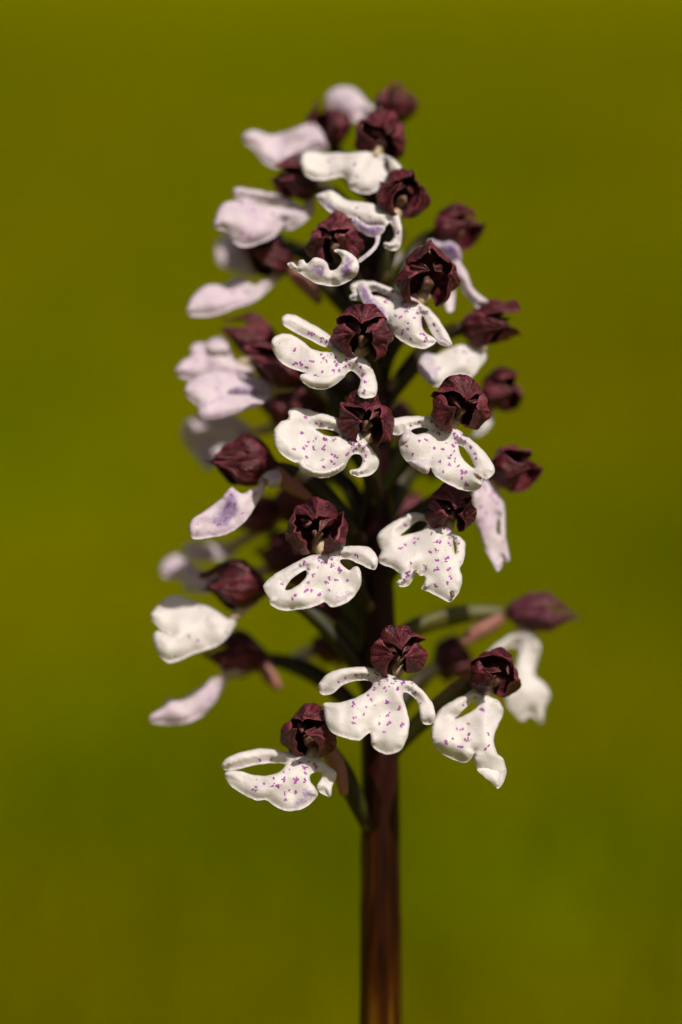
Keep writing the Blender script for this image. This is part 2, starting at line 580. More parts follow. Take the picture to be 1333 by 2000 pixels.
def sepal(base, ax, up, side, L, R, th0, hw, opn, seed, shrink=1.0, tip=0.0, pt=1.8, nu=32, nv=21, thick=0.35):
    """one cupped, wrinkled, pointed segment of the hood"""
    rnd = random.Random(seed)
    ph = rnd.uniform(0, 6)
    flare = rnd.uniform(-0.14, 0.34) + tip
    asym = rnd.uniform(-0.35, 0.35)
    rollm = (rnd.uniform(-0.42, 0.12), rnd.uniform(-0.42, 0.12))
    G, gr, rim, sd0 = [], [], [], seed * 0.37
    for i in range(nu):
        u = i / (nu - 1)
        s = 0.04 + 0.96 * u
        prof = math.sin(math.pi * min(1.0, 0.10 + 0.66 * s)) ** 0.8
        endr = opn + flare
        kk = max(0.0, (s - 0.62) / 0.38)
        rr = R * (prof * (1 - kk) + (prof * 0.14 + endr * 0.75) * kk) * shrink * (0.35 + 0.65 * min(1.0, s / 0.22)) * (0.55 + 0.45 * min(1.0, s / 0.4))
        wdt = hw * (min(1.0, 0.45 + 2.0 * s)) * (1 - max(0.0, (s - 0.42) / 0.58) ** pt) + 0.012
        wdt *= 1 + 0.07 * noise.noise(Vector((u * 6, seed * 1.3, 0)))
        row = []
        for j in range(nv):
            v = -1 + 2 * j / (nv - 1)
            th = th0 + v * wdt + asym * u * u * 0.5
            keel = 0.07 * (1 - min(1, abs(v) * 2.2)) + 0.035 * math.cos(v * 9 + ph)
            wr = 0.20 * noise.noise(Vector((math.cos(th) * 1.4 + seed, math.sin(th) * 1.4, u * 2.2))) + 0.07 * noise.noise(Vector((th * 2.6, u * 5.0, seed * 2.1))) + 0.05 * noise.noise(Vector((th * 7, u * 9, seed))) + 0.13 * (0.25 - abs(noise.noise(Vector((th * 2.1 + seed, u * 2.6, seed * 0.7))))) + 0.05 * (0.22 - abs(noise.noise(Vector((th * 5.0 + seed, u * 4.0, seed * 1.7)))))
            inward = rollm[0 if v < 0 else 1] * abs(v) ** 3 * (0.3 + u)
            r = rr * (1 + keel + inward) + R * wr * (0.3 + 0.7 * u) * 0.9
            hook = 0.10 * R * max(0, (u - 0.85) / 0.15) ** 2 * rnd.choice((1,)) * math.sin(ph)
            p = base + ax * (L * (s + 0.03 * noise.noise(Vector((v * 2, seed, u * 2))))) + side * (math.cos(th) * r) + up * (math.sin(th) * r + hook)
            q = p * 330.0
            p = p + noise.noise_vector(q + Vector((sd0, 0, 0))) * (0.00055 * (0.3 + u)) + noise.noise_vector(q * 2.7) * (0.00008 * (0.3 + u))
            row.append(p)
            rim.append(0.75 * max(0.0, (abs(v) - 0.72) / 0.28) * (0.3 + 0.7 * u) + 0.5 * max(0.0, (u - 0.86) / 0.14))
            gr.append((v * 5.5 + seed * 3.1, u * 1.0, seed * 1.9))
        G.append(row)
    V = [p for row in G for p in row]
    n = len(V)
    # outward offset for thickness
    W = []
    for i in range(nu):
        s = i / (nu - 1)
        c = base + ax * (L * s * 0.8)
        for j in range(nv):
            p = G[i][j]
            q = p - c
            q = q - ax * q.dot(ax)
            q = q.normalized() if q.length > 1e-6 else up
            tk = thick / 1000 * (0.3 + 0.7 * (1 - abs(-1 + 2 * j / (nv - 1)) ** 3))
            W.append(p - q * tk)
    F = []
    for i in range(nu - 1):
        for j in range(nv - 1):
            a = i * nv + j
            F.append((a, a + 1, a + nv + 1, a + nv))
            F.append((n + a, n + a + nv, n + a + nv + 1, n + a + 1))
    rm_ = rim + rim
    rim = [j for j in range(nv)] + [i * nv + nv - 1 for i in range(1, nu)] + [(nu - 1) * nv + j for j in range(nv - 2, -1, -1)] + [i * nv for i in range(nu - 2, 0, -1)]
    for a, b in zip(rim, rim[1:] + rim[:1]):
        F.append((b, a, n + a, n + b))
    return V + W, F, (gr + gr, rm_)

FID = [0]
def flower(hood, lip=None, axis=(0, 0, 1), L=10.0, R=5.0, opn=0.25, roll=0.0, att=None, grad=(0.0, 0.5), d0=None, spots=(), rspots=0,
           holes=(), flaps=(), mats=(0, 1), lipmat=None, hoodmat=None, spur=None, root=None, curl=0.75, wav=1.0, back_pts=None,
           extra=(), brown=(), ovm=None, name='flower', petals=True, tip=0.0, neck=True, bow=0.0, pig_shade=()):
    FID[0] += 1
    sd = FID[0] * 7 + 3
    rnd = random.Random(sd)
    hx, hy, hd = hood
    hm = hoodmat or M_HOOD
    ax = cdir(axis)
    wup = Vector((0, 0, 1)) * 0.9 - ax * 0.0
    up = (UP - ax * UP.dot(ax))
    if up.length < 0.25:
        up = (-FWD) - ax * (-FWD).dot(ax)
    up.normalize()
    side = ax.cross(up) * -1
    side = up.cross(ax) * -1 if False else ax.cross(up).normalized()
    if roll:
        c, s = math.cos(roll), math.sin(roll)
        up, side = up * c + side * s, side * c - up * s
    Lm, Rm = L / 1000, R * 0.98 / 1000
    centre = P(hx, hy, hd)
    base = centre - ax * (Lm * 0.5)
    fl = bpy.data.objects.new(name, None)
    COL.objects.link(fl)
    fl.parent = orchid
    fl.location = base - ROOT_LOC
    # hood: three sepals and two inner petals
    for k, (th, hw) in enumerate(((math.pi / 2, 1.12), (math.radians(-14), 1.02), (math.radians(194), 1.02))):
        V, F, gr = sepal(base, ax, up, side, Lm * rnd.uniform(0.92, 1.08), Rm, th + rnd.uniform(-.1, .1), hw, opn, sd + k, 1.0 if k else 1.05, tip, 1.3 if tip > 0 else rnd.uniform(1.4, 2.2))
        link('sepal', V, F, [hm], fl, base, grain=gr[0], tint=gr[1])
    if petals:
        for k, th in enumerate((math.radians(42), math.radians(138))):
            V, F, gr = sepal(base, ax, up, side, Lm * 0.86, Rm, th, 0.42, opn * 0.5, sd + 10 + k, 0.66, 0, 14, 7)
            link('petal', V, F, [M_INNER], fl, base, grain=gr[0], tint=gr[1])
        # column inside the hood
        cp = [base + ax * (Lm * s) - up * (Rm * (0.30 - 0.25 * s)) for s in (0.12, 0.3, 0.45, 0.56, 0.64, 0.68)]
        V, F = tube(cp, [Rm * q for q in (0.14, 0.17, 0.18, 0.20, 0.16, 0.04)], 16, 0.22, 0, sd)
        link('column', V, F, [M_TIP], fl, base)
    # lip
    if lip is not None:
        ax_, ay_ = att
        am = ((ax_ - 666.5) / 10, (1000 - ay_) / 10)
        dd0 = hd if d0 is None else d0
        gx, gy = grad
        def dfun(x, y):
            dx, dy = x - am[0], y - am[1]
            r = math.hypot(dx, dy)
            pl = 0.34 * math.sin(math.atan2(dx, -dy) * 6.5 + sd) * min(1.0, r / 7.0)      # pleats that fan out from the throat
            return dd0 + gx * dx + gy * dy + bow * r * r / 20 + pl
        mm_ = [lipmat or M_LIP, M_BACK, M_SPOT, M_LAV, M_BROWN, M_LIPP]
        V, F, I, T, surf, isin, (lo, hi) = sheet(lip, holes, dfun, sd, curl=curl, wav=wav, mats=mats, pig_shade=pig_shade, dots=spots)
        for sp in spots:
            add_spot(V, F, I, surf, isin, tuple(mm([sp[:2]])[0]), sp[2] if len(sp) > 2 else rnd.uniform(0.45, 0.8), rnd)
        for _ in range(rspots + (16 if spots else 0)):
            for tr in range(12):
                a = rnd.random() ** 1.3
                q = (rnd.uniform(lo[0], hi[0]), rnd.uniform(lo[1], hi[1]))
                q = (q[0] + (am[0] - q[0]) * a * 0.6, q[1] + (am[1] - q[1]) * a * 0.6)
                if isin(q) and surf(q)[1] > 0.5:
                    add_spot(V, F, I, surf, isin, q, rnd.choice((0.22, 0.3, 0.42, 0.55)) if not spots else rnd.uniform(0.16, 0.28), rnd)
                    break
        # a dense dusting of small hairs near the throat
        if spots or rspots > 10:
            for _ in range(14):
                q = (am[0] + rnd.gauss(0, 2.2), am[1] - 1.0 + rnd.gauss(0, 1.6))
                if isin(q) and surf(q)[1] > 0.3:
                    add_spot(V, F, I, surf, isin, q, rnd.uniform(0.22, 0.45), rnd)
        for fp in flaps:
            poly, lift, mi = fp[:3]
            cu = fp[3] if len(fp) > 3 else 0.3
            if mi == 3:          # margin folded up: hinge below, free edge towards the viewer
                bias = lambda y, l, h, q=lift: 0.12 + (q * 1.5) * ((y - l) / (h - l)) ** 0.8
                tf = lambda e: 0.42 + 0.46 * min(1.0, e / 0.8)
            elif mi == 4:
                bias = lambda y, l, h, q=lift: q * 0.4
                tf = None
            else:                # margin rolled under: hinge above, bulging, then turning back
                bias = lambda y, l, h, q=lift: 0.15 + q * 1.7 * math.sin(math.pi * min(1.0, (h - y) / (h - l) * 0.85))
                tf = (lambda e: 0.32) if mi == 1 else (lambda e: 0.22 * max(0.0, 1 - e / 1.0))
            v2, f2, i2, t2, *_ = sheet(poly, (), dfun, sd if mi != 4 else sd, thick=0.36 if mi != 4 else 0.2, curl=cu, cw=1.2, wav=wav, mats=(mi if mi in (4, 5) else (0 if mi == 3 else mi), 1), bias=bias, tint=tf)
            if mi != 4:
                link('lip_lobe', v2, f2, mm_, fl, base, i2, tint=t2)
                continue
            T += [0.0] * (len(V) - len(T))
            k0 = len(V)
            V += v2; F += [tuple(i + k0 for i in f) for f in f2]; I += i2; T += t2
        T += [0.0] * (len(V) - len(T))
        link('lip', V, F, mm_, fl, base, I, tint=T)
        # throat that joins the lip to the hood
        if neck:
            p_att = P(ax_, ay_, dd0 + 0.9)
            inner = base + ax * (Lm * 0.25) - up * (Rm * 0.35)
            mid = (p_att + inner) * 0.5
            V, F = tube([inner, mid, p_att, p_att + (p_att - mid) * 0.35], [0.0013, 0.0011, 0.0010, 0.0004], 12, 0.1, 0, sd)
            link('throat', V, F, [M_NECK], fl, base)
    # spur
    if spur:
        pts = [P(*s) for s in spur]
        path = bez(base + ax * (Lm * 0.08), pts[0], pts[1], pts[2], 14)
        V, F = tube(path, [0.0007 + 0.0009 * math.sin(math.pi * min(1, 0.15 + 0.8 * i / 13)) for i in range(14)], 12, 0.04, 0, sd)
        link('spur', V, F, [M_SPUR], fl, base)
    # twisted ovary back to the stem
    ry = root if root else hy + 150
    sp_ = stem_at(ry)
    out = base - sp_
    hz = out - (stem_at(ry - 200) - stem_at(ry + 200)).normalized() * out.dot((stem_at(ry - 200) - stem_at(ry + 200)).normalized())
    hzn = hz.normalized() if hz.length > 1e-5 else -FWD
    st = sp_ + hzn * stem_radius(ry) * 0.6
    path = bez(st, st + UP * 0.006 + hzn * 0.004, base - ax * 0.006, base + ax * (Lm * 0.10), 20)
    V, F = tube(path, [0.0012 + 0.0007 * math.sin(math.pi * i / 19) for i in range(20)], 14, 0.10, 7.0, sd)
    link('ovary', V, F, [ovm or M_OVARY], fl, base)
    # small bract at the foot of the ovary
    tipp = st + UP * 0.0045 + hzn * 0.003
    sidev = hzn.cross(UP).normalized()
    V, F = [], []
    for i in range(7):
        s = i / 6
        c = st + (tipp - st) * s - UP * 0.0006 + hzn * (0.0008 * math.sin(math.pi * s))
        wd = 0.0013 * (1 - s) ** 0.6 + 0.00005
        V += [c - sidev * wd, c + hzn * 0.0004 * (1 - s) - UP * 0.0003, c + sidev * wd]
    for i in range(6):
        F += [(i * 3, i * 3 + 1, i * 3 + 4, i * 3 + 3), (i * 3 + 1, i * 3 + 2, i * 3 + 5, i * 3 + 4)]
    link('bract', V, F, [M_BRACT], fl, base)
    return fl

# ---- lower flowers
# the flower straight in front of the stem at the bottom of the spike
flower((778, 1278, -19), vw(7, [(470,450),(420,440),(350,410),(280,395),(190,398),(110,420),(60,465),(55,500),(75,527),(120,520),(170,480),(230,460),(290,460),(310,475),(290,505),(230,540),(150,562),(80,565),(80,600),(90,660),(120,705),(180,730),(245,742),(280,715),(300,710),(305,760),(340,795),(390,808),(440,790),(470,740),(485,660),(470,590),(455,540),(460,515),(490,525),(525,565),(535,630),(555,665),(590,665),(608,635),(600,580),(570,530),(520,480)]),
       (0.1, 0.0, 1), 10, 5.3, 0.12, att=vw(7, [(430,425)])[0], spur=None,
       spots=[(x, y, s) for (x, y), s in zip(vw(7, [(150,466),(182,448),(236,438),(264,437),(292,430),(330,430),(362,440),(345,464),(320,492),(365,495),(290,526),(305,548),(282,582),(322,575),(384,560),(435,594),(216,580),(226,570),(221,635),(224,660),(268,622),(385,622),(386,662),(344,664),(366,702),(446,672),(452,660),(427,500),(457,468),(515,515),(505,530),(520,548),(536,566),(380,455),(400,470)]), [.5,.5,.5,.55,.4,.6,.6,.5,.6,.6,.55,.5,.4,.3,.8,.8,.7,.6,.6,.6,.5,.6,.6,.5,.5,.8,.6,.7,.7,.6,.5,.5,.4,.4,.4])])
# lower left, hood tilted
flower((606, 1437, -17), vw(8, [(600,320),(540,310),(480,295),(400,285),(290,272),(180,295),(110,325),(88,365),(110,385),(180,378),(260,358),(330,349),(400,348),(420,360),(390,392),(330,412),(260,410),(180,388),(125,388),(105,410),(130,460),(200,510),(270,542),(320,540),(370,575),(430,597),(500,590),(550,560),(590,515),(580,485),(552,440),(550,410),(575,395),(610,400),(600,440),(584,470),(600,500),(655,522),(665,470),(685,430),(685,395),(650,365)]),
       (-0.32, 0.22, 0.92), 12, 5.4, 0.18, att=vw(8, [(545,330)])[0], root=1625, spur=[(650, 1470, -12), (668, 1500, -11), (672, 1553, -12)],
       spots=[p for p in vw(8, [(284,328),(348,327),(438,318),(456,345),(400,396),(404,372),(358,428),(416,432),(356,466),(384,464),(308,454),(268,472),(266,494),(418,500),(440,492),(424,535),(474,494),(486,430),(472,444),(526,438),(530,404),(520,378),(536,370),(575,352),(580,372),(498,346),(470,330)])],
       pig_shade=[(vw(8, [(430,580),(480,520),(515,480),(555,475),(585,515),(545,562),(490,590)]), 0.62), (vw(8, [(140,460),(200,500),(270,535),(260,545),(180,500)]), 0.6)])
# lower right, open and withered at the margin
flower((967, 1322, -15), vw(7, [(790,505),(740,530),(680,560),(630,595),(600,650),(588,700),(595,760),(640,805),(700,835),(750,848),(780,825),(795,800),(790,850),(820,890),(870,940),(905,970),(930,940),(945,890),(930,830),(900,800),(885,730),(910,660),(930,610),(920,570),(870,530)]),
       (0.45, 0.08, 0.86), 11.5, 5.0, 0.3, att=vw(7, [(850,530)])[0], root=1480, tip=0.12,
       holes=[vw(7, [(700,640),(740,600),(780,560),(803,554),(795,590),(750,620)])], bow=0.15,
       spots=[p for p in vw(7, [(688,735),(662,757),(726,772),(768,664),(735,690),(710,690),(765,714),(748,738),(860,715),(848,780),(835,600),(800,540),(738,575)])],
       flaps=[(vw(7, [(805,880),(850,870),(905,880),(912,920),(900,960),(860,930)]), -0.4, 0)])
# far right, seen from the side with its long closed hood
flower((1056, 1200, 7), vw(7, [(840,345),(880,300),(950,250),(1030,215),(1080,240),(1105,300),(1090,370),(1080,430),(1130,480),(1152,530),(1125,590),(1112,662),(1060,625),(1022,648),(970,605),(930,540),(960,460),(985,390),(1000,330),(985,300),(950,300),(900,335)]),
       (0.98, -0.05, 0.08), 17.5, 3.9, -0.12, tip=0.01, att=vw(7, [(1040,225)])[0], d0=6, hoodmat=M_BUD, root=1270, petals=False,
       spur=[(960, 1225, 7), (930, 1230, 7), (900, 1258, 6)], ovm=M_OVG, grad=(0.1, 0.25), name='flower')
# left side flowers, lower
flower((467, 1282, 9), vw(6, [(520,840),(440,840),(380,880),(300,930),(240,965),(170,960),(140,1010),(70,1060),(80,1100),(180,1110),(290,1100),(370,1060),(430,1000),(480,920)]),
       (-0.92, 0.08, 0.2), 14.5, 4.5, 0.05, tip=0.05, att=(440, 1320), d0=3, root=1420, lipmat=M_LIPP, spur=[(510, 1310, 8), (530, 1320, 8), (545, 1345, 8)], rspots=6, grad=(0.1, 0.4))
flower((461, 1146, -3), vw(6, [(575,480),(530,500),(480,470),(420,430),(330,400),(240,365),(180,370),(110,430),(75,490),(130,560),(200,600),(120,570),(90,590),(90,640),(120,710),(170,752),(230,745),(330,700),(400,680),(470,650),(530,590),(565,530)]),
       (-0.96, 0.06, 0.22), 15.0, 5.0, 0.10, att=(455, 1206), d0=-5, root=1330, rspots=10, grad=(0.1, 0.55), hoodmat=M_HOOD, tip=0.12)
flower((560, 1085, 12), vw(6, [(480,240),(380,220),(330,200),(260,135),(190,130),(140,180),(130,240),(190,270),(260,280),(270,340),(350,350),(420,350),(480,290)]),
       (-0.8, 0.1, -0.2), 12, 4.4, 0.1, att=(425, 1130), d0=13, root=1230, rspots=0, lipmat=M_LIPP)
flower((510, 1010, 13), vw(6, [(260,90),(300,60),(420,60),(560,70),(560,130),(480,150),(360,170),(280,140)]),
       (-0.8, -0.3, -0.2), 11, 4.4, 0.1, att=(450, 1070), d0=16, root=1160, lipmat=M_LIPP)
# centre row
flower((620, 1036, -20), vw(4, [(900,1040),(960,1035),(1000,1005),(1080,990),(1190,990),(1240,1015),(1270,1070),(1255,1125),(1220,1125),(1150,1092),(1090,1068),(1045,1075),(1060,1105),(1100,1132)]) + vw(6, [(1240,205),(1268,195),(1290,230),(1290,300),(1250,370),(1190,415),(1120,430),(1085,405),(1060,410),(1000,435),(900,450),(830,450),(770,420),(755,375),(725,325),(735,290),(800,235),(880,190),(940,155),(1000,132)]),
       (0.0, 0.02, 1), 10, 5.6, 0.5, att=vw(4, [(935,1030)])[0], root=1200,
       holes=[vw(6, [(852,330),(880,280),(930,240),(972,220),(970,260),(930,300),(880,330)])],
       spots=[p for p in vw(6, [(960,170),(940,195),(986,212),(1010,244),(980,290),(838,292),(970,338),(1006,332),(908,366),(1052,358),(1086,286),(1104,262),(1140,274),(1102,330),(1212,280),(1170,225),(1160,210),(1120,190),(1168,125),(1122,112),(1100,122),(1260,128),(1272,138),(1045,150),(1080,178),(1124,146)])],
       pig_shade=[(vw(6, [(1095,395),(1130,350),(1180,335),(1240,320),(1285,290),(1255,365),(1190,412),(1120,428)]), 0.5), (vw(6, [(830,440),(920,420),(1050,390),(1050,415),(940,445)]), 0.5)])  # lower right lobe tinted: shade of its curve painted in as lavender
flower((881, 997, -17), vw(5, [(680,1050),(620,1010),(560,965),(480,942),(400,940),(330,975),(260,1020),(200,1070),(188,1110),(205,1160),(215,1190),(195,1240),(220,1275),(290,1300),(330,1330),(340,1360),(315,1395),(340,1420),(390,1415),(425,1370),(440,1320),(470,1350),(495,1345),(500,1380),(480,1430),(540,1460),(600,1490),(660,1520),(690,1500),(730,1440),(745,1360),(730,1300),(755,1250),(765,1150),(745,1110),(705,1075)]),
       (0.1, -0.15, 0.98), 9.5, 4.9, 0.08, att=vw(5, [(655,1030)])[0], root=1140,
       holes=[vw(5, [(345,1085),(400,1035),(450,995),(500,995),(518,1015),(480,1050),(420,1070)]), vw(5, [(685,1110),(700,1130),(706,1180),(695,1205)])],
       spots=[p for p in vw(5, [(432,972),(502,958),(372,1018),(534,1002),(552,968),(456,1108),(376,1148),(432,1134),(340,1172),(545,1068),(580,1128),(600,1130),(530,1192),(574,1184),(656,1136),(588,1246),(650,1228),(640,1240),(566,1308),(590,1308),(656,1308),(668,1354),(648,1402),(574,1418),(712,1195),(714,1130),(508,1290),(412,1268),(650,1050),(590,1020),(380,1356),(392,1324)])],
       flaps=[(vw(5, [(665,1450),(690,1445),(694,1480),(678,1492)]), -0.25, 4, 0.1), (vw(5, [(420,1340),(432,1312),(452,1310),(440,1335)]), -0.25, 4, 0.1)])
flower((1000, 921, -5), vw(5, [(905,725),(960,760),(1000,830),(1020,910),(1025,1000),(1030,1100),(1055,1230),(1040,1258),(1010,1250),(1005,1290),(970,1318),(930,1250),(880,1150),(850,1050),(815,970),(805,860),(815,800),(860,740)]),
       (0.72, 0.2, 0.62), 11, 4.5, 0.3, tip=0.12, att=vw(5, [(930,750)])[0], root=1060, d0=-6, rspots=22, lipmat=M_LIPP, grad=(0.25, 0.25),
       holes=[vw(5, [(975,970),(985,1000),(982,1080),(970,1060)])])
flower((481, 906, -8), vw(4, [(590,590),(560,630),(520,650),(470,680),(430,660),(400,640),(370,670),(340,710),(300,740),(230,790),(170,830),(150,880),(160,930),(190,950),(280,940),(370,920),(440,880),(500,820),(550,740),(600,650)]),
       (-0.94, 0.10, 0.25), 14.5, 4.9, 0.08, tip=0.08, att=vw(4, [(590,610)])[0], root=1080, d0=-12, rspots=11, lipmat=M_LIPP, hoodmat=M_HOOD,
       pig_shade=[(vw(4, [(400,645),(440,690),(460,740),(440,800),(400,860),(330,885),(270,860),(280,800),(340,740),(360,680)]), 0.85), (vw(4, [(180,930),(260,900),(340,910),(250,945)]), 0.7)],
       flaps=[(vw(4, [(585,575),(620,545),(670,540),(700,575),(690,625),(650,648),(620,635),(615,600)]), -1.6, 0, 0.6)],
       spur=[(540, 930, -7), (560, 945, -7), (606, 972, -6)])
flower((716, 823, -19), vw(4, [(1180,330),(1120,290),(1050,245),(980,215),(920,200),(830,175),(770,170),(738,190),(735,235),(690,255),(655,300),(650,350),(670,410),(720,465),(780,495),(800,495),(800,530),(840,565),(900,582),(960,585),(1020,565),(1070,530),(1100,470),(1130,445),(1165,450),(1175,490),(1150,530),(1105,540),(1110,565),(1160,582),(1230,565),(1270,520),(1270,470),(1230,410),(1210,380)]),
       (0.05, 0.1, 0.98), 10, 5.3, 0.15, att=vw(4, [(1205,365)])[0], root=990, grad=(0.15, 0.45),
       holes=[vw(4, [(900,298),(950,298),(1000,305),(1040,330),(1000,340),(950,330)])],
       spots=[p for p in vw(4, [(815,318),(934,266),(844,224),(900,358),(948,352),(1004,362),(858,376),(830,408),(890,418),(946,408),(1018,348),(1060,348),(1046,290),(1100,322),(768,414),(850,466),(936,482),(1014,456),(1086,446),(1138,412),(1190,404),(1196,450),(1120,390),(1092,360),(950,522),(994,490),(1164,392)])],
       flaps=[(vw(4, [(795,490),(830,470),(860,520),(940,540),(1020,515),(1080,485),(1060,535),(1010,570),(950,585),(890,578),(835,560),(805,530)]), -0.4, 0, 0.9)])
flower((897, 796, -19), vw(5, [(690,385),(640,370),(570,330),(500,310),(400,308),(320,318),(250,335),(225,355),(240,395),(280,425),(340,432),(360,420),(330,480),(345,550),(390,610),(450,660),(510,685),(540,640),(545,660),(570,700),(620,735),(690,770),(760,795),(820,795),(870,770),(880,715),(900,725),(945,690),(955,650),(920,580),(860,510),(800,460),(740,410)]),
       (0.18, 0.0, 0.98), 10.5, 5.4, 0.2, att=vw(5, [(670,380)])[0], root=960, grad=(0.0, 0.55),
       holes=[vw(5, [(410,405),(450,385),(500,385),(525,400),(490,420),(440,428)]), vw(5, [(720,500),(760,520),(790,570),(815,620),(822,648),(780,620),(740,570)])],
       spots=[p for p in vw(5, [(544,348),(466,350),(408,368),(586,372),(592,416),(514,466),(468,468),(384,508),(424,556),(562,514),(622,524),(692,538),(654,578),(596,606),(660,622),(698,592),(714,636),(740,664),(768,672),(620,668),(768,746),(740,716),(830,588),(800,510),(826,552),(732,448),(712,484),(764,470),(690,430),(660,410),(690,505)])],
       flaps=[(vw(5, [(808,672),(850,688),(882,718),(830,708)]), -0.3, 4, 0.1), (vw(5, [(335,480),(362,420),(395,386),(408,430),(396,470),(370,500)]), -0.6, 1, 0.5),
              (vw(5, [(390,600),(440,590),(500,580),(540,600),(535,650),(512,683),(450,658)]), -0.4, 1, 0.7)])
flower((977, 770, 4), vw(5, [(800,445),(850,380),(910,310),(940,270),(950,330),(910,400),(850,440)]),
       (0.6, 0.1, 0.75), 10.5, 4.6, 0.45, att=(955, 800), root=920, d0=3, tip=0.12)
# left pair
flower((548, 722, -3), [(535, 760), (500, 735), (420, 725), (370, 745), (362, 770), (385, 795), (388, 812), (402, 821), (440, 817), (480, 802), (520, 785)],
       (-0.84, 0.40, 0.3), 14, 4.7, 0.15, tip=0.1, att=(535, 757), root=880, d0=-4, lipmat=M_LIPP, rspots=10, grad=(0.05, 0.6),
       flaps=[(vw(4, [(380,75),(430,45),(530,45),(620,60),(650,80),(560,100),(450,110)]), -1.2, 3), ([(388, 808), (402, 790), (445, 770), (500, 768), (530, 766), (515, 786), (478, 801), (440, 815), (402, 820)], -0.8, 5)])
flower((492, 662, 4), vw(2, [(470,1080),(410,960),(370,925),(330,930),(280,960),(210,965),(170,1010),(175,1050),(110,1090),(75,1150),(100,1185),(180,1210),(300,1220),(440,1210),(560,1190),(590,1150),(540,1110)]),
       (-0.86, 0.28, 0.25), 13.5, 4.3, 0.08, tip=0.06, att=(470, 710), root=800, d0=1, lipmat=M_LIPP, rspots=10, grad=(0.05, 0.55), hoodmat=M_HOOD,
       flaps=[(vw(2, [(280,1000),(290,955),(335,928),(378,930),(410,965),(430,1030),(380,1050),(310,1040)]), -1.0, 5)])
# behind, grey lip between the left flowers
flower((560, 800, 12), vw(4, [(110,290),(160,230),(300,210),(420,220),(520,300),(500,400),(380,440),(300,520),(250,535),(190,460),(120,380)]),
       (-0.7, 0.2, -0.3), 12, 4.6, 0.1, att=(480, 850), d0=17, root=930, lipmat=M_LIPP)
flower((709, 656, -19), vw(2, [(1235,1030),(1200,1005),(1130,950),(1040,885),(950,835),(870,790),(815,778),(775,795),(772,835),(800,865),(870,905),(950,945),(1030,985),(1100,1012),(1040,1022),(980,1010),(945,990),(900,950),(840,915),(780,905),(720,925),(700,965),(715,1025),(760,1090),(830,1130),(900,1155),(925,1162),(890,1175),(895,1210),(940,1250),(1010,1268),(1090,1255),(1150,1215),(1190,1170),(1215,1148),(1245,1160),(1280,1200),(1275,1240),(1262,1285)]) + [(703,775),(718,778),(735,772),(737,748),(728,722),(715,702)],
       (-0.05, 0.08, 0.98), 10.5, 5.6, 0.22, att=(700, 693), root=830, grad=(0.1, 0.5),
       spots=[p for p in vw(2, [(946,905),(965,912),(1028,936),(1062,952),(852,1015),(848,1104),(934,1122),(890,1094),(972,1086),(1028,1036),(1086,1028),(1042,1066),(1120,1054),(1110,975),(1150,1000),(1186,1074),(1128,1104),(1186,1122),(1206,1106),(1140,1145),(1100,1142),(1030,1155),(990,1176),(1252,1090),(1280,1124),(1296,1176),(1314,1222),(1306,1272),(1060,1080),(1166,1020)])],
       flaps=[(vw(2, [(893,1175),(960,1170),(1040,1180),(1110,1150),(1160,1160),(1185,1175),(1150,1213),(1090,1252),(1010,1265),(942,1247),(897,1210)]), -0.4, 0, 0.9)])
flower((952, 638, -4), vw(3, [(950,1000),(920,970),(860,965),(780,980),(700,1010),(640,1040),(600,1035),(570,1028),(535,1060),(520,1130),(560,1200),(640,1250),(720,1210),(800,1180),(870,1190),(930,1120),(970,1060)]),
       (0.82, 0.05, 0.52), 13.5, 4.6, 0.4, att=(943, 680), root=790, rspots=7, d0=-5, grad=(0.1, 0.5), tip=0.2,
       flaps=[(vw(3, [(525,1130),(540,1060),(570,1030),(605,1040),(640,1100),(650,1180),(640,1245),(565,1195)]), -0.8, 1)])
# upper half
flower((834, 546, -15), vw(3, [(480,665),(400,630),(320,595),(240,568),(160,560),(95,570),(78,605),(98,640),(78,660),(85,685),(140,690),(190,720),(260,780),(330,840),(350,890),(390,935),(450,975),(520,1000),(580,1000),(630,970),(640,945),(600,915),(565,890),(550,850),(545,800),(556,788),(575,830),(600,880),(640,940),(690,985),(745,980),(735,940),(700,880),(650,800),(600,745),(560,715),(520,680)]),
       (0.12, 0.22, 0.96), 11, 5.8, 0.5, att=vw(3, [(530,700)])[0], root=720, tip=0.2,
       holes=[vw(3, [(205,650),(235,625),(300,650),(352,673),(320,678),(270,662),(225,655)])],
       spots=[p for p in vw(3, [(236,594),(300,624),(358,632),(416,652),(356,686),(304,698),(446,740),(420,700),(380,790),(404,800),(440,760),(456,840),(426,884),(420,902),(458,874),(480,940),(574,936),(556,908),(500,700),(540,740),(584,760),(632,846),(650,890),(500,800),(520,770),(470,665)])],
       flaps=[(vw(3, [(130,600),(150,572),(180,578),(205,620),(230,660),(270,700),(310,740),(330,780),(328,832),(290,815),(230,770),(180,720),(145,670)]), -0.9, 3),
              (vw(3, [(642,940),(690,948),(745,983),(690,985),(650,965)]), -0.35, 3, 0.3)])
flower((890, 448, 1), vw(3, [(800,440),(845,510),(870,590),(910,640),(975,690),(960,725),(910,740),(870,700),(820,640),(790,590),(740,560),(740,500),(730,440),(680,400),(640,360),(600,340),(550,420),(510,385),(540,350),(580,330),(600,300),(680,310),(740,305),(790,350),(805,400)]),
       (0.72, 0.15, 0.62), 11.5, 4.8, 0.35, tip=0.15, att=(862, 490), root=610, d0=-3, lipmat=M_LIPP, rspots=5, grad=(0.1, 0.35),
       flaps=[(vw(3, [(580,305),(620,290),(660,320),(700,310),(740,305),(790,345),(805,420),(770,440),(710,410),(660,370),(610,335)]), -0.9, 3),
              (vw(3, [(690,600),(760,600),(757,740),(725,765),(700,730)]), 1.5, 5)])
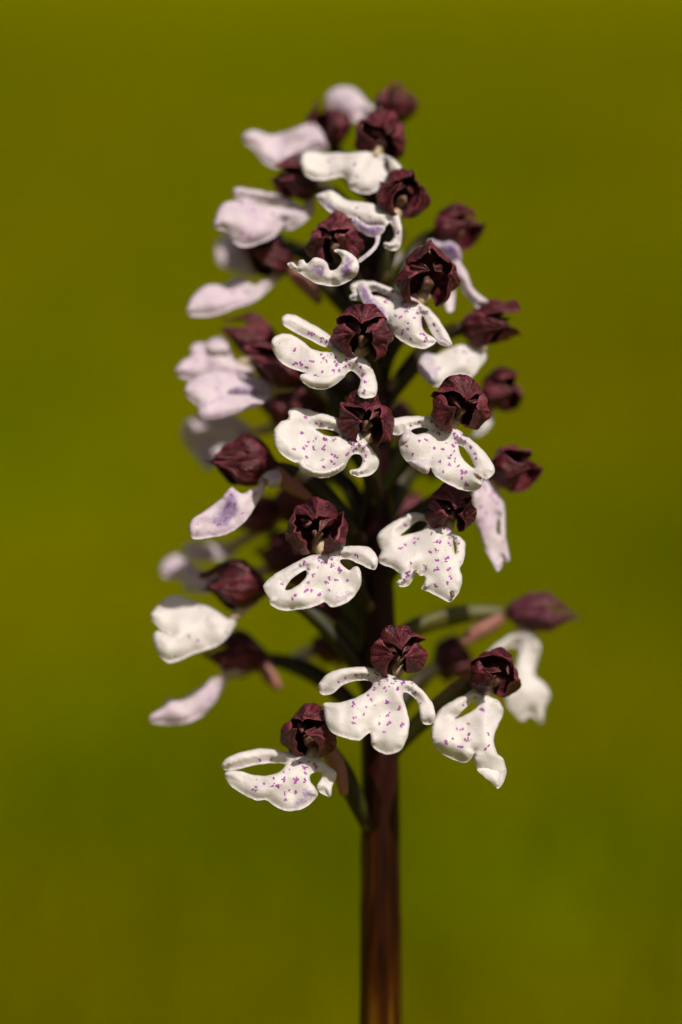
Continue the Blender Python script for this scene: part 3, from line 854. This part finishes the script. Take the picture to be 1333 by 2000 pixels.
flower((656, 478, -13), vw(1, [(430,1025),(460,1020),(485,1040),(490,1010),(515,1005),(535,1025),(570,995),(610,1000),(640,1025),(655,1060),(690,1050),(715,1010),(700,980),(675,960),(690,950),(740,960),(785,990),(805,1030),(795,1080),(760,1115),(700,1140),(640,1142),(570,1125),(500,1080),(450,1050)]),
       (-0.2, 0.3, 0.93), 10, 5.4, 0.3, att=vw(1, [(660,1060)])[0], root=650, d0=-20, neck=False, grad=(0.0, 0.1), lipmat=M_LIP, curl=0.6,
       pig_shade=[(vw(1, [(490,1042),(530,1050),(560,1030),(600,1025),(640,1060),(610,1095),(560,1080)]), 0.95), (vw(1, [(706,1065),(722,1020),(740,980),(778,1005),(770,1085),(715,1125)]), 1.0)])
flower((783, 388, -9), vw(1, [(1010,770),(960,745),(900,720),(820,705),(740,695),(700,665),(655,645),(600,660),(580,675),(595,705),(650,755),(720,785),(770,790),(830,830),(880,840),(940,835),(960,815),(980,840),(985,880),(965,915),(935,915),(940,945),(990,960),(1020,935),(1030,880),(1025,820)]),
       (0.3, 0.42, 0.85), 11, 5.0, 0.35, att=vw(1, [(990,770)])[0], root=560, rspots=18, d0=-12, tip=0.12,
       pig_shade=[(vw(1, [(590,675),(640,690),(700,740),(715,780),(650,755),(600,710)]), 0.9)],
       flaps=[(vw(1, [(765,800),(790,785),(850,825),(935,830),(930,865),(880,890),(820,865),(775,830)]), -0.8, 3),
              (vw(1, [(890,885),(915,880),(905,930),(870,975),(808,1022),(800,1005),(850,965),(885,925)]), -0.5, 1, 0.2)])
flower((583, 356, 2), vw(1, [(555,745),(510,730),(440,690),(360,660),(250,640),(170,628),(148,650),(155,680),(200,692),(100,710),(55,790),(55,840),(120,865),(150,915),(200,940),(280,925),(370,880),(415,820),(415,850),(480,840),(555,780)]),
       (-0.7, 0.1, 0.6), 11.5, 4.6, 0.15, att=vw(1, [(545,755)])[0], root=520, d0=-1, rspots=10, lipmat=M_LIPP, grad=(0.1, 0.5),
       holes=[vw(1, [(230,700),(330,712),(440,735),(340,722)])])
flower((530, 505, 5), vw(2, [(720,545),(640,560),(590,590),(520,540),(450,545),(400,580),(280,590),(200,650),(155,730),(165,785),(260,795),(360,780),(460,740),(560,710),(640,660),(720,575)]),
       (-0.72, 0.2, 0.5), 11.5, 4.6, 0.12, att=(530, 548), root=660, d0=3, rspots=11, lipmat=M_LIPP, grad=(0.1, 0.5), spur=[(575, 535, 5), (595, 550, 5), (625, 590, 4)])
flower((500, 465, 16), vw(2, [(340,340),(360,290),(430,250),(560,320),(640,430),(620,530),(520,520),(420,490),(350,430)]),
       (-0.7, 0.2, -0.2), 10, 4.2, 0.1, att=(505, 520), d0=18, root=600, lipmat=M_LIPP)
flower((745, 270, -1), vw(1, [(850,440),(760,450),(680,448),(600,450),(540,440),(505,465),(498,510),(520,560),(570,590),(640,590),(710,575),(740,590),(750,630),(800,655),(860,662),(920,630),(950,590),(955,560),(935,525),(940,490),(955,500),(960,540),(985,585),(1020,590),(1040,560),(1020,515),(980,480),(920,455)]),
       (0.1, -0.12, 0.97), 10, 5.2, 0.45, att=vw(1, [(890,455)])[0], root=420, d0=-5, rspots=9)
flower((642, 249, 8), vw(1, [(640,420),(610,340),(560,290),(500,310),(420,340),(340,355),(260,330),(205,350),(200,390),(250,430),(290,480),(350,525),(420,515),(500,480),(570,450)]),
       (-0.25, 0.75, 0.4), 10.5, 4.5, -0.05, att=(622, 270), root=400, d0=6, lipmat=M_LIPP, rspots=10, petals=False)
flower((776, 207, 9), vw(1, [(905,215),(860,200),(820,150),(770,110),(700,105),(650,130),(628,170),(650,215),(710,255),(770,280),(800,290),(840,255),(880,270),(910,250)]),
       (0.1, 0.95, 0.15), 10, 4.0, -0.05, att=(738, 220), root=350, d0=12, lipmat=M_LIPP, petals=False)
# dark flowers at the back that face away
flower((655, 1265, 16), vw(6, [(860,760),(900,700),(980,660),(1040,660),(1020,720),(940,780)]), (-0.5, 0.3, -0.8), 11, 4.6, 0.1, att=(610, 1270), d0=22, root=1380, lipmat=M_LIPP)
flower((885, 1292, 14), None, (0.6, 0.2, -0.7), 11, 4.6, 0.1, root=1420)
flower((800, 620, 15), vw(3, [(380,420),(440,380),(520,400),(540,520),(480,600),(390,560)]), (0.4, 0.2, -0.8), 11, 4.4, 0.1, att=(800, 560), d0=14, root=760, lipmat=M_LIPP)
flower((640, 920, 16), None, (-0.4, 0.2, -0.9), 11, 4.6, 0.1, root=1060)
flower((830, 900, 15), None, (0.4, 0.2, -0.9), 11, 4.6, 0.1, root=1040)
for fx, fy, fd, fa in ((688, 748, 13, (-0.3, 0.3, -0.9)), (775, 835, 16, (0.3, 0.3, -0.9)), (592, 1112, 15, (-0.6, 0.3, -0.7)), (700, 560, 13, (-0.2, 0.3, -0.9)), (738, 455, 11, (0.1, 0.3, -0.9)), (600, 790, 10, (-0.8, 0.3, -0.4)), (640, 1185, 11, (-0.5, 0.4, -0.6)), (575, 985, 11, (-0.7, 0.3, -0.5)), (795, 1010, 15, (0.4, 0.3, -0.8))):
    flower((fx, fy, fd), None, fa, 11, 4.8, 0.1, root=fy + 130, petals=False, ovm=M_OVG)
